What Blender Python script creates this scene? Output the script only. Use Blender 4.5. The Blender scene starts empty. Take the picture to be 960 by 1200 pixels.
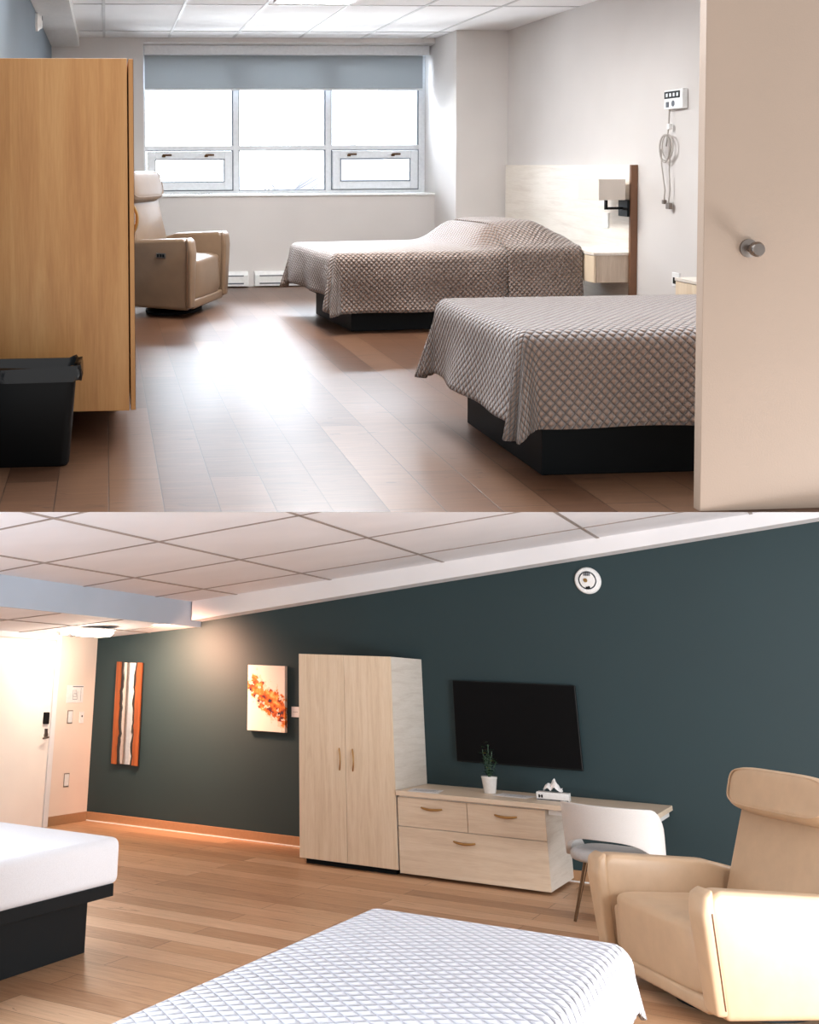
import bpy, bmesh, math, random
from mathutils import Matrix, Vector, noise
sc = bpy.context.scene
PI = math.pi
# ------------------------------------------------------------------ frames
# The accent-wall bedroom is the world frame (z up).  The window bedroom is a
# second, rigidly placed room above it, pitched like a hillside upper storey.
CAM = Vector((0.0, 0.0, 1.78))
_cam_axes_low = Matrix(((0.86672341, 0.4973157, 0.03830955),
                        (-0.16697518, 0.36166193, -0.91723494),
                        (-0.47001045, 0.78859225, 0.39650024)))
_cam_axes_up = Matrix(((0.99741533, -0.0716309, -0.0056286),
                       (-0.00841705, -0.03868583, -0.99921597),
                       (0.07135699, 0.9966807, -0.03918876)))
LOW = Matrix.Identity(4)
UP = Matrix.Translation(CAM) @ (_cam_axes_low.transposed() @ _cam_axes_up).to_4x4() @ Matrix.Translation((0, 0, -1.3))
ROOM = LOW
# ------------------------------------------------------------------ camera
cd = bpy.data.cameras.new('camera'); cam = bpy.data.objects.new('camera', cd)
sc.collection.objects.link(cam); sc.camera = cam
R = _cam_axes_low.transposed()
cx, cy, cz = R.col[0].copy(), -R.col[1], -R.col[2]
M = Matrix((cx, cy, cz)).transposed().to_4x4(); M.translation = CAM
cam.matrix_world = M
cd.sensor_fit = 'VERTICAL'; cd.sensor_height = 36; cd.lens = 36 * 1250 / 1200
cd.shift_x = (480 - 214.23) / 1200; cd.shift_y = -(600 - 242.85) / 1200
cd.clip_end = 300
# ------------------------------------------------------------------ world
w = bpy.data.worlds.new('world'); sc.world = w; w.use_nodes = True
nt = w.node_tree; nt.nodes.clear()
out = nt.nodes.new('ShaderNodeOutputWorld'); bg = nt.nodes.new('ShaderNodeBackground')
tc = nt.nodes.new('ShaderNodeTexCoord'); dot = nt.nodes.new('ShaderNodeVectorMath'); dot.operation = 'DOT_PRODUCT'
fwd = (UP.to_3x3() @ Vector((0, 1, 0)))
dot.inputs[1].default_value = fwd
mr = nt.nodes.new('ShaderNodeMapRange'); mr.interpolation_type = 'SMOOTHSTEP'
mr.inputs[1].default_value = -0.1; mr.inputs[2].default_value = 0.6
mix = nt.nodes.new('ShaderNodeMix'); mix.data_type = 'RGBA'
WORLD_BACK = (0.66, 0.66, 0.67); WORLD_FRONT = (6.5, 7.1, 7.8)
mix.inputs['A'].default_value = (*WORLD_BACK, 1); mix.inputs['B'].default_value = (*WORLD_FRONT, 1)
nt.links.new(tc.outputs['Generated'], dot.inputs[0]); nt.links.new(dot.outputs['Value'], mr.inputs[0])
nt.links.new(mr.outputs[0], mix.inputs[0]); nt.links.new(mix.outputs['Result'], bg.inputs[0])
nt.links.new(bg.outputs[0], out.inputs[0])
def area(name, loc, target, sx, sy, power, col, room):
    l = bpy.data.lights.new(name, 'AREA'); l.shape = 'RECTANGLE'; l.size = sx; l.size_y = sy
    l.energy = power; l.color = col
    o = bpy.data.objects.new(name, l); sc.collection.objects.link(o)
    d = Vector(target) - Vector(loc)
    o.matrix_world = room @ (Matrix.Translation(loc) @ d.to_track_quat('-Z', 'Y').to_matrix().to_4x4())
    return o
# daylight through the window bay of the upper bedroom, and through the (unseen) window beside the lower recliner; the last lamp is an added fill
area('window_daylight_upper', (2.0, 12.9, 3.6), (2.0, 9.0, 0.2), 3.6, 2.2, 1500, (0.78, 0.88, 1.0), UP)
area('snow_glare_upper', (2.0, 13.3, 0.15), (2.0, 9.3, 2.65), 3.4, 0.8, 520, (0.9, 0.95, 1.0), UP)
area('window_daylight_lower', (2.6, 6.4, 1.5), (-3.5, 9.8, 1.7), 3.0, 1.8, 135, (0.97, 0.98, 1.0), LOW)
area('ceiling_fill_lower', (2.6, 6.6, .5), (-2.6, 9.0, 3.1), 3.0, .8, 230, (0.93, 0.96, 1.0), LOW)  # added upward fill that brightens the lower ceiling, not a window
sc.view_settings.view_transform = 'Standard'; sc.view_settings.look = 'None'
sc.view_settings.gamma = 1; sc.view_settings.use_curve_mapping = False
sc.view_settings.exposure = 0.42
sc.cycles.max_bounces = 8; sc.cycles.diffuse_bounces = 5
try: sc.cycles.use_denoising = True
except Exception: pass
# ------------------------------------------------------------------ materials
def S(c):  # sRGB 0-255 to linear
    return tuple(((v / 255) / 12.92 if v / 255 <= 0.04045 else ((v / 255 + 0.055) / 1.055) ** 2.4) for v in c) + (1,)
class N:
    def __init__(s, name, col=(200, 200, 200), rough=0.6, metal=0.0, **kw):
        s.m = bpy.data.materials.new(name); s.m.use_nodes = True; s.t = s.m.node_tree
        s.b = s.t.nodes['Principled BSDF']
        s.b.inputs['Base Color'].default_value = S(col); s.b.inputs['Roughness'].default_value = rough
        s.b.inputs['Metallic'].default_value = metal
        for k, v in kw.items(): s.b.inputs[k.replace('_', ' ')].default_value = v
    def n(s, t, **kw):
        x = s.t.nodes.new(t)
        for k, v in kw.items(): setattr(x, k, v)
        return x
    def l(s, a, b): s.t.links.new(a, b)
    def coord(s, scale=(1, 1, 1), out='Object', rot=(0, 0, 0)):
        tc = s.n('ShaderNodeTexCoord'); mp = s.n('ShaderNodeMapping')
        mp.inputs['Scale'].default_value = scale; mp.inputs['Rotation'].default_value = rot
        s.l(tc.outputs[out], mp.inputs[0]); return mp.outputs[0]
    def noise(s, vec, sc_=5, det=4, rough=.55, dist=0):
        x = s.n('ShaderNodeTexNoise'); x.inputs['Scale'].default_value = sc_; x.inputs['Detail'].default_value = det
        x.inputs['Roughness'].default_value = rough; x.inputs['Distortion'].default_value = dist
        s.l(vec, x.inputs['Vector']); return x.outputs['Fac']
    def ramp(s, fac, stops):
        r = s.n('ShaderNodeValToRGB'); e = r.color_ramp.elements
        while len(e) < len(stops): e.new(0.5)
        for i, (p, c) in enumerate(stops): e[i].position = p; e[i].color = S(c)
        s.l(fac, r.inputs[0]); return r.outputs[0]
    def mixc(s, fac, a, b, mode='MIX'):
        x = s.n('ShaderNodeMix', data_type='RGBA', blend_type=mode)
        for i, v in ((0, fac), ('A', a), ('B', b)):
            if isinstance(v, (int, float, tuple)): x.inputs[i].default_value = v
            else: s.l(v, x.inputs[i])
        return x.outputs['Result']
    def math(s, op, a, b=0.0):
        x = s.n('ShaderNodeMath', operation=op)
        for i, v in ((0, a), (1, b)):
            if isinstance(v, (int, float)): x.inputs[i].default_value = v
            else: s.l(v, x.inputs[i])
        return x.outputs[0]
    def bump(s, h, strength=.3, dist=.01):
        x = s.n('ShaderNodeBump'); x.inputs['Strength'].default_value = strength; x.inputs['Distance'].default_value = dist
        s.l(h, x.inputs['Height']); s.l(x.outputs[0], s.b.inputs['Normal']); return s
    def col(s, c): s.l(c, s.b.inputs['Base Color']); return s
def paint(name, col, rough=.7, b=.08):
    m = N(name, col, rough); v = m.coord(); h = m.noise(v, 140, 3); m.bump(h, b, .004)
    c = m.ramp(m.noise(v, 1.3, 2), [(.3, tuple(int(x * .97) for x in col)), (.7, col)]); m.col(c); return m.m
def woodgrain(name, c1, c2, c3, axis='z', rough=.42, sc_=1.0):
    st = {'z': (14, 14, .9), 'x': (.9, 14, 14), 'y': (14, .9, 14)}[axis]
    m = N(name, c1, rough); v = m.coord(tuple(a * sc_ for a in st))
    f = m.noise(v, 1.6, 6, .6, .9); c = m.ramp(f, [(.28, c3), (.5, c1), (.72, c2)])
    v2 = m.coord(tuple(a * sc_ * 5 for a in st)); f2 = m.noise(v2, 2.5, 4)
    c = m.mixc(.22, c, m.ramp(f2, [(.35, c3), (.65, c2)])); m.col(c); m.bump(f2, .04, .002); return m.m
def plank_floor(name, along, tones, rough, groove, length=1.25, width=.16):
    m = N(name, tones[0], rough)
    rot = (0, 0, 0) if along == 'x' else (0, 0, PI / 2)
    v = m.coord((1, 1, 1), 'Object', rot)
    b = m.n('ShaderNodeTexBrick'); b.offset = .37; b.offset_frequency = 2; b.squash = 1
    m.l(v, b.inputs['Vector']); b.inputs['Scale'].default_value = 1
    b.inputs['Brick Width'].default_value = length; b.inputs['Row Height'].default_value = width
    b.inputs['Mortar Size'].default_value = .0025; b.inputs['Mortar Smooth'].default_value = .3
    b.inputs['Color1'].default_value = (0, 0, 0, 1); b.inputs['Color2'].default_value = (1, 1, 1, 1); b.inputs['Mortar'].default_value = (.5, .5, .5, 1)
    tone = m.ramp(b.outputs['Color'], [(0, tones[0]), (.5, tones[1]), (1, tones[2])])
    gv = m.coord((1.6, 22, 1), 'Object', rot)
    # each plank shifts its grain
    add = m.n('ShaderNodeVectorMath', operation='ADD'); m.l(gv, add.inputs[0]); m.l(b.outputs['Color'], add.inputs[1])
    g = m.noise(add.outputs[0], 1.7, 6, .62, 1.2)
    c = m.mixc(.4, tone, m.ramp(g, [(.25, tones[3]), (.5, tones[1]), (.75, tones[2])]))
    knots = m.noise(m.coord((2.2, 8, 1), 'Object', rot), 1.2, 3, .6, 1.5)
    c = m.mixc(m.math('MULTIPLY', m.math('GREATER_THAN', knots, .68), .45), c, S(tones[3]))
    c = m.mixc(b.outputs['Fac'], c, S(groove)); m.col(c)
    m.bump(m.math('SUBTRACT', m.math('MULTIPLY', g, .15), b.outputs['Fac']), .25, .003); return m.m
def quilt(name, c_hi, c_lo, cell, rough=.75, strength=.9, dist=.012, sheen=.3):
    m = N(name, c_hi, rough, Sheen_Weight=sheen)
    tc = m.n('ShaderNodeUVMap'); sp = m.n('ShaderNodeSeparateXYZ'); m.l(tc.outputs[0], sp.inputs[0])
    u, v = sp.outputs[0], sp.outputs[1]
    k = PI / cell
    a = m.math('ABSOLUTE', m.math('SINE', m.math('MULTIPLY', m.math('ADD', u, v), k)))
    b = m.math('ABSOLUTE', m.math('SINE', m.math('MULTIPLY', m.math('SUBTRACT', u, v), k)))
    h = m.math('POWER', m.math('MULTIPLY', a, b), .5)
    m.col(m.mixc(h, S(c_lo), S(c_hi))); m.bump(h, strength, dist); return m.m
def leather(name, col, rough=.42):
    m = N(name, col, rough, Coat_Weight=.05); v = m.coord()
    vo = m.n('ShaderNodeTexVoronoi'); vo.inputs['Scale'].default_value = 260; m.l(v, vo.inputs['Vector'])
    big = m.noise(v, 7, 3); h = m.math('ADD', m.math('MULTIPLY', vo.outputs['Distance'], .25), big)
    m.bump(h, .1, .006); m.col(m.ramp(big, [(.3, tuple(int(x * .95) for x in col)), (.7, col)])); return m.m
def plain(name, col, rough=.5, metal=0., b=0, **kw):
    m = N(name, col, rough, metal, **kw); v = m.coord(); f = m.noise(v, 30, 3)
    m.col(m.ramp(f, [(.3, tuple(int(x * .96) for x in col)), (.7, col)]))
    if b: m.bump(f, b, .003)
    return m.m
def fabric(name, col, sc_=400, st=.25):
    m = N(name, col, .9, Sheen_Weight=.2); v = m.coord(); f = m.noise(v, sc_, 2)
    m.col(m.ramp(f, [(.3, tuple(int(x * .9) for x in col)), (.7, col)])); m.bump(f, st, .003); return m.m
def emit(name, col, st):
    m = bpy.data.materials.new(name); m.use_nodes = True; t = m.node_tree; t.nodes.clear()
    o = t.nodes.new('ShaderNodeOutputMaterial'); e = t.nodes.new('ShaderNodeEmission')
    e.inputs[0].default_value = S(col); e.inputs[1].default_value = st; t.links.new(e.outputs[0], o.inputs[0]); return m
def glass(name):
    m = bpy.data.materials.new(name); m.use_nodes = True; t = m.node_tree; t.nodes.clear()
    o = t.nodes.new('ShaderNodeOutputMaterial'); a = t.nodes.new('ShaderNodeBsdfTransparent'); g = t.nodes.new('ShaderNodeBsdfGlossy')
    g.inputs['Roughness'].default_value = .02; f = t.nodes.new('ShaderNodeFresnel'); f.inputs[0].default_value = 1.45
    x = t.nodes.new('ShaderNodeMixShader'); t.links.new(f.outputs[0], x.inputs[0]); t.links.new(a.outputs[0], x.inputs[1])
    t.links.new(g.outputs[0], x.inputs[2]); t.links.new(x.outputs[0], o.inputs[0]); return m
MT = dict(
    up_wall=paint('warm_grey_paint', (214, 209, 205)), up_left=paint('blue_grey_paint', (112, 124, 134)),
    up_ceiling=paint('ceiling_tile_white', (240, 240, 240), .9, .2), tbar=plain('tee_bar_white', (206, 206, 206), .5),
    up_floor=plank_floor('grey_brown_planks', 'y', [(66, 42, 28), (92, 62, 44), (122, 90, 68), (40, 25, 18)], .33, (60, 42, 32), 1.3, .21),
    up_door=paint('beige_door_paint', (184, 162, 144), .5, .15),
    lo_floor=plank_floor('oak_planks', 'x', [(150, 108, 76), (190, 146, 108), (222, 184, 148), (112, 76, 52)], .42, (92, 60, 40), 1.9, .29),
    lo_dark=paint('deep_teal_paint', (27, 50, 54), .62, .04), lo_wall=paint('cream_paint', (232, 215, 200)),
    lo_door=paint('off_white_door_paint', (244, 236, 228), .45), lo_ceiling=paint('warm_ceiling_tile', (226, 226, 230), .9, .2),
    lo_tbar=plain('tee_bar_taupe', (150, 140, 134), .6), bulk=paint('bulkhead_paint', (226, 225, 226)), blue=paint('pale_blue_paint', (178, 190, 204)),
    base_tan=plain('tan_vinyl_base', (168, 128, 92), .5), white=plain('white_plastic', (236, 236, 234), .4), black=plain('black_plastic', (7, 10, 11), .5, Specular_IOR_Level=.25),
    base_dark=plain('dark_laminate', (7, 13, 16), .55, b=.1, Specular_IOR_Level=.2), chrome=plain('chrome', (215, 215, 215), .18, 1.0), nickel=plain('satin_nickel', (140, 130, 122), .28, 1.0),
    brass=plain('brushed_brass', (186, 146, 92), .35, 1.0), bronze=plain('bronze_metal', (92, 68, 48), .35, .9),
    maple=woodgrain('maple_laminate', (226, 206, 178), (234, 217, 193), (210, 186, 156)), maple_h=woodgrain('maple_laminate_across', (224, 205, 180), (232, 216, 194), (208, 186, 160), 'x'),
    pale=woodgrain('whitewashed_laminate', (230, 222, 210), (238, 230, 220), (214, 203, 190), 'y'), ns=woodgrain('nightstand_laminate', (196, 178, 158), (210, 194, 176), (176, 156, 134)),
    orange=woodgrain('honey_maple_laminate', (206, 148, 88), (218, 164, 104), (188, 128, 72), 'z', .4, .6), edge=plain('dark_walnut_edge', (122, 84, 58), .5),
    q_taupe=quilt('taupe_quilting', (146, 120, 104), (62, 48, 41), .040, .5, 1.0, .014, .5), q_white=quilt('white_quilting', (216, 216, 222), (196, 196, 205), .085, .8, 1.0, .022),
    sheet=fabric('white_sheet', (228, 228, 232), 420, .08), l_light=leather('cream_leather', (200, 171, 138)), l_dark=leather('taupe_leather', (128, 104, 82), .34),
    weave=fabric('light_weave', (222, 218, 214)), seatf=plain('grey_seat_vinyl', (190, 190, 190), .4), screen=plain('black_screen', (3, 3, 4), .5, Specular_IOR_Level=.12),
    alu=plain('white_aluminium', (226, 229, 232), .4), alu_dark=plain('grey_gasket', (104, 112, 122), .5), blind=fabric('grey_blind_fabric', (168, 175, 180), 500, .1),
    shade=fabric('lamp_shade_linen', (232, 222, 210), 300, .1), glass=glass('window_glass'), mirror=plain('mirror_silver', (240, 240, 240), .03, 1.0),
    walnut=woodgrain('live_edge_walnut', (134, 70, 30), (156, 88, 40), (90, 46, 20), 'z', .4), bark=plain('dark_live_edge', (24, 26, 26), .5, b=.5),
    paper=plain('paper', (232, 230, 228), .7), ink=plain('printed_grey', (120, 122, 128), .7), ceramic=plain('white_ceramic', (238, 236, 232), .25), soil=plain('soil', (50, 38, 30), .9),
    leaf=plain('leaf_green', (40, 84, 46), .45), leafy=plain('leaf_yellow', (190, 176, 50), .45), gap=plain('shadow_slot', (96, 100, 108), .6), cord=plain('grey_cord', (176, 168, 160), .5),
    gold=plain('brass_screw', (170, 140, 90), .3, 1.), snow=plain('snow_white', (238, 240, 244), .9), facade=plain('pale_facade', (228, 230, 234), .9), bare=plain('bare_branches', (150, 152, 160), .9),
    lamp_glow=emit('led_diffuser', (255, 236, 210), 16.0), panel_glow=emit('led_panel', (255, 255, 255), 48.0))
m_ = MT['blind']; t_ = m_.node_tree; p_ = t_.nodes['Principled BSDF']; o_ = t_.nodes['Material Output']
tr = t_.nodes.new('ShaderNodeBsdfTranslucent'); tr.inputs[0].default_value = S((164, 166, 166)); mx_ = t_.nodes.new('ShaderNodeMixShader'); mx_.inputs[0].default_value = .34
t_.links.new(p_.outputs[0], mx_.inputs[1]); t_.links.new(tr.outputs[0], mx_.inputs[2]); t_.links.new(mx_.outputs[0], o_.inputs[0])
# ------------------------------------------------------------------ mesh helpers
class G:
    def __init__(s): s.bm = bmesh.new(); s.uv = None
    def box(s, x0, x1, y0, y1, z0, z1, bev=0, seg=2, top=None):
        b = bmesh.new(); r = bmesh.ops.create_cube(b, size=1)
        for v in b.verts:
            v.co = Vector(((x0 + x1) / 2 + v.co.x * (x1 - x0), (y0 + y1) / 2 + v.co.y * (y1 - y0), (z0 + z1) / 2 + v.co.z * (z1 - z0)))
            if top and v.co.z > (z0 + z1) / 2: v.co.x = (x0 + x1) / 2 + (v.co.x - (x0 + x1) / 2) * top[0]; v.co.y = (y0 + y1) / 2 + (v.co.y - (y0 + y1) / 2) * top[1]
        if bev: bmesh.ops.bevel(b, geom=b.edges[:], offset=bev, segments=seg, affect='EDGES', profile=.5)
        return s.add(b)
    def add(s, b, mat=None):
        me = bpy.data.meshes.new('tmp'); b.to_mesh(me); b.free()
        if mat: me.transform(mat)
        s.bm.from_mesh(me); bpy.data.meshes.remove(me); return s
    def prism(s, poly, ax, a, c, bev=0, seg=3):
        """polygon in the two axes other than ax, extruded from a to c"""
        b = bmesh.new()
        def P(p, t): return {'x': (t, p[0], p[1]), 'y': (p[0], t, p[1]), 'z': (p[0], p[1], t)}[ax]
        v0 = [b.verts.new(P(p, a)) for p in poly]; v1 = [b.verts.new(P(p, c)) for p in poly]
        b.faces.new(v0); b.faces.new(v1[::-1])
        for i in range(len(poly)): b.faces.new((v0[i], v1[i], v1[(i + 1) % len(poly)], v0[(i + 1) % len(poly)]))
        bmesh.ops.recalc_face_normals(b, faces=b.faces)
        if bev: bmesh.ops.bevel(b, geom=b.edges[:], offset=bev, segments=seg, affect='EDGES', profile=.5, clamp_overlap=True)
        return s.add(b)
    def tube(s, pts, r, n=10, closed=False):
        pts = [Vector(p) for p in pts]; rs = r if isinstance(r, (list, tuple)) else [r] * len(pts)
        b = bmesh.new(); rings = []; up = None; L = len(pts)
        for i, p in enumerate(pts):
            d = (pts[(i + 1) % L] - pts[i - 1]) if closed else (pts[min(i + 1, L - 1)] - pts[max(i - 1, 0)])
            d.normalize()
            if up is None: up = d.orthogonal().normalized()
            up = (up - d * up.dot(d)).normalized(); sd = d.cross(up)
            rings.append([b.verts.new(p + (up * math.cos(2 * PI * k / n) + sd * math.sin(2 * PI * k / n)) * rs[i]) for k in range(n)])
        for i in range(L if closed else L - 1):
            a, c = rings[i], rings[(i + 1) % L]
            for k in range(n): b.faces.new((a[k], a[(k + 1) % n], c[(k + 1) % n], c[k]))
        if not closed: b.faces.new(rings[0][::-1]); b.faces.new(rings[-1])
        return s.add(b)
    def lathe(s, prof, c=(0, 0, 0), axis='z', n=32):
        b = bmesh.new(); rings = []
        for r, z in prof: rings.append([b.verts.new((r * math.cos(2 * PI * k / n), r * math.sin(2 * PI * k / n), z)) for k in range(n)])
        for i in range(len(prof) - 1):
            for k in range(n): b.faces.new((rings[i][k], rings[i][(k + 1) % n], rings[i + 1][(k + 1) % n], rings[i + 1][k]))
        b.faces.new(rings[0][::-1]); b.faces.new(rings[-1])
        m = {'z': Matrix(), 'y': Matrix.Rotation(PI / 2, 4, 'X'), 'x': Matrix.Rotation(PI / 2, 4, 'Y')}[axis]
        return s.add(b, Matrix.Translation(c) @ m)
    def cushion(s, c, size, e=.35, mat=None, n=28):
        b = bmesh.new(); bmesh.ops.create_uvsphere(b, u_segments=n * 2, v_segments=n, radius=1)
        for v in b.verts:
            q = v.co.copy(); f = lambda t: math.copysign(abs(t) ** e, t)
            h = math.hypot(q.x, q.y)
            k = (h ** e) / h if h > 1e-6 else 0
            cxy = f(q.x / h) * h ** e if h > 1e-6 else 0; cyy = f(q.y / h) * h ** e if h > 1e-6 else 0
            v.co = Vector((cxy * size[0] / 2, cyy * size[1] / 2, f(q.z) * size[2] / 2))
        return s.add(b, Matrix.Translation(c) @ (mat or Matrix()))
    def build(s, name, mat, parent=None, smooth=False, mtx=None):
        if mtx: bmesh.ops.transform(s.bm, matrix=mtx, verts=s.bm.verts)
        bmesh.ops.recalc_face_normals(s.bm, faces=s.bm.faces)
        me = bpy.data.meshes.new(name); s.bm.to_mesh(me); s.bm.free()
        o = bpy.data.objects.new(name, me); sc.collection.objects.link(o)
        me.materials.append(MT[mat] if isinstance(mat, str) else mat)
        if smooth:
            for p in me.polygons: p.use_smooth = True
            if smooth != 'all':
                me.set_sharp_from_angle(angle=math.radians(smooth if smooth is not True else 40))
        if parent: o.parent = parent
        else: o.matrix_world = ROOM.copy()
        return o
def at(loc, rz=0, rx=0, ry=0):
    return ROOM @ Matrix.Translation(loc) @ Matrix.Rotation(rz, 4, 'Z') @ Matrix.Rotation(rx, 4, 'X') @ Matrix.Rotation(ry, 4, 'Y')
def tag(o, label, cat, group=None, kind=None):
    o['label'] = label; o['category'] = cat
    if group: o['group'] = group
    if kind: o['kind'] = kind
    return o
def thing(name, label, cat, loc=(0, 0, 0), rz=0, group=None):
    o = bpy.data.objects.new(name, None); sc.collection.objects.link(o); o.empty_display_size = .1
    o.matrix_world = at(loc, rz); return tag(o, label, cat, group)
def struct(name, g, mat, parent=None, smooth=False):
    o = g.build(name, mat, parent, smooth)
    if not parent: o['kind'] = 'structure'
    return o
def copy_tree(o, mtx, label, parent=None):
    c = o.copy(); sc.collection.objects.link(c)
    if parent is None: c.matrix_world = mtx; c['label'] = label
    else: c.parent = parent; c.matrix_parent_inverse = o.matrix_parent_inverse.copy()
    for ch in [x for x in o.children]: copy_tree(ch, None, None, c)
    return c
def drape(name, mat, x0, x1, y0, y1, zt, hx0, hx1, hy0, hy1, r=.07, flare=.10, step=.025, puff=.02, extra=None, fold=.03, parent=None, seed=0):
    bm = bmesh.new(); uvl = bm.loops.layers.uv.new('UVMap')
    na = int((x1 - x0 + hx0 + hx1) / step); nb = int((y1 - y0 + hy0 + hy1) / step); V = []
    for i in range(na + 1):
        row = []
        for j in range(nb + 1):
            a = x0 - hx0 + (x1 - x0 + hx0 + hx1) * i / na; b = y0 - hy0 + (y1 - y0 + hy0 + hy1) * j / nb
            ca, cb = min(max(a, x0), x1), min(max(b, y0), y1); dx, dy = a - ca, b - cb
            hx = (hx0 if dx < 0 else hx1) or 1; hy = (hy0 if dy < 0 else hy1) or 1
            s_ = math.hypot(dx, dy)
            u = (a - x0) / (x1 - x0); v = (b - y0) / (y1 - y0)
            crown = puff * (1 - (2 * min(max(u, 0), 1) - 1) ** 4) * (1 - (2 * min(max(v, 0), 1) - 1) ** 4)
            z = zt + crown + (extra(ca, cb) if extra else 0); px, py = ca, cb
            if s_ > 1e-6:
                nx, ny = dx / s_, dy / s_; w = 4 * nx * nx * ny * ny
                t = max(abs(dx) / hx, abs(dy) / hy); hm = hx * nx * nx + hy * ny * ny
                L = t * hm * (1 + .16 * w)
                q = min(L / r, PI / 2); rest = max(0, L - r * PI / 2); fl = flare + .17 * w
                ph = math.atan2(dy, dx)
                o_ = r * math.sin(q) + rest * math.sin(fl) + rest * fold * 4 * w * math.sin(ph * 14) * .5
                o_ += rest * fold * math.sin((a + seed) * 9 + math.sin(b * 5)) * (1 - w) + rest * fold * math.sin((b + seed) * 11) * (1 - w)
                px += nx * o_; py += ny * o_; z -= r * (1 - math.cos(q)) + rest * math.cos(fl)
            row.append((bm.verts.new((px, py, z)), (a, b)))
        V.append(row)
    for i in range(na):
        for j in range(nb):
            q = [V[i][j], V[i + 1][j], V[i + 1][j + 1], V[i][j + 1]]
            f = bm.faces.new([k[0] for k in q]); f.smooth = True
            for lp, k in zip(f.loops, q): lp[uvl].uv = k[1]
    me = bpy.data.meshes.new(name); bm.to_mesh(me); bm.free(); me.materials.append(MT[mat])
    o = bpy.data.objects.new(name, me); sc.collection.objects.link(o)
    md = o.modifiers.new('thickness', 'SOLIDIFY'); md.thickness = .008; md.offset = -1
    if parent: o.parent = parent
    else: o.matrix_world = ROOM.copy()
    return o
def bow_handle(parent, p, length, axis, normal, mat='brass', r=.006, rise=.028, wide=1.6):
    p = Vector(p); a = Vector(axis); n = Vector(normal); pts = []; rs = []
    for i in range(13):
        t = i / 12 * 2 - 1; pts.append(p + a * t * length / 2 + n * rise * (1 - t ** 2)); rs.append(r * (wide - .6 * abs(t) ** 3))
    return G().tube(pts, rs, 8).build('handle', mat, parent, 60)

# ================================================================== UPPER ROOM (window bedroom)
ROOM = UP
XL, XR, YW, ZC = -.56, 4.08, 11.3, 2.65
# floor slab: front edge bevelled back underneath
g = G(); b = bmesh.new()
tv = [(-1.2, 4.078, 0), (5.2, 3.505, 0), (5.2, 12.0, 0), (-1.2, 12.0, 0)]
bv = [(-1.2, 4.53, -.1), (5.2, 3.955, -.1), (5.2, 12.0, -.1), (-1.2, 12.0, -.1)]
vt = [b.verts.new(p) for p in tv]; vb = [b.verts.new(p) for p in bv]
b.faces.new(vt); b.faces.new(vb[::-1])
for i in range(4): b.faces.new((vt[i], vb[i], vb[(i + 1) % 4], vt[(i + 1) % 4]))
g.add(b); struct('floor', g, 'up_floor')
struct('ceiling', G().box(-1.2, 4.6, 6.6, 12.1, ZC, ZC + .12), 'up_ceiling')
struct('wall_left', G().box(XL - .12, XL, 4.2, 11.4, 0, ZC), 'up_left')
struct('wall_right', G().box(XR, XR + .12, 4.3, 11.4, 0, ZC), 'up_wall')
g = G(); WX0, WX1, WZ0, WZ1 = .40, 3.57, .965, 2.60
g.box(XL - .1, WX0, YW, YW + .62, 0, ZC); g.box(WX1, XR + .1, YW, YW + .62, 0, ZC)
g.box(WX0, WX1, YW, YW + .62, 0, WZ0); g.box(WX0, WX1, YW, YW + .62, WZ1, ZC)
struct('wall_window', g, 'up_wall')
struct('wall_column', G().box(3.54, XR - .002, 10.6, YW - .002, 0, ZC - .002), 'up_wall')
g = G(); g.box(XL + .002, -.27, 6.7, YW - .002, 2.55, ZC - .002); struct('trim_1', g, 'white')
# ceiling grid
g = G()
for x in (-.01, .67, 1.355, 2.06, 2.73, 3.40): g.box(x - .013, x + .013, 6.7, YW, ZC - .006, ZC + .001)
for y in (7.4, 8.98, 10.76): g.box(-.26, XR, y - .013, y + .013, ZC - .006, ZC + .001)
struct('trim_2', g, 'tbar')
g = G(); g.box(WX0 - .02, WX1 + .0, YW - .02, YW + .42, WZ0, WZ0 + .018, .004); struct('trim_3', g, 'white')
# window unit
wroot = bpy.data.objects.new('window_1', None); sc.collection.objects.link(wroot); wroot.matrix_world = ROOM; wroot['kind'] = 'structure'
YG = YW + .50
X = [.42, 1.437, 2.473, 3.55]; ZM = 1.49
g = G(); y0, y1 = YG - .04, YG + .06
g.box(.40, .44, y0, y1, WZ0 + .018, WZ1, .004); g.box(3.50, 3.57, y0, y1, WZ0 + .018, WZ1, .004)
g.box(.44, 3.50, y0, y1, WZ0 + .018, WZ0 + .05, .004); g.box(.44, 3.50, y0, y1, 2.5, WZ1, .004)
for x in X[1:3]: g.box(x - .03, x + .03, y0, y1, WZ0 + .05, 2.5, .004)
for a, c in ((.44, X[1] - .03), (X[1] + .03, X[2] - .03), (X[2] + .03, 3.5)): g.box(a, c, y0, y1, ZM - .025, ZM + .025, .004)
g.build('window_frame', 'alu', wroot)
g = G()
for x in X[1:3]:
    for s in (-1, 1): g.box(x + s * .036 - .007, x + s * .036 + .007, y0 + .01, y1, WZ0 + .05, 2.5)
g.box(3.485, 3.50, y0 + .01, y1, WZ0 + .05, 2.5)
g.box(.44, 3.5, y0 + .01, y1, ZM - .033, ZM - .025); g.box(.44, 3.5, y0 + .01, y1, WZ0 + .05, WZ0 + .06)
g.build('gasket', 'alu_dark', wroot)
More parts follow.
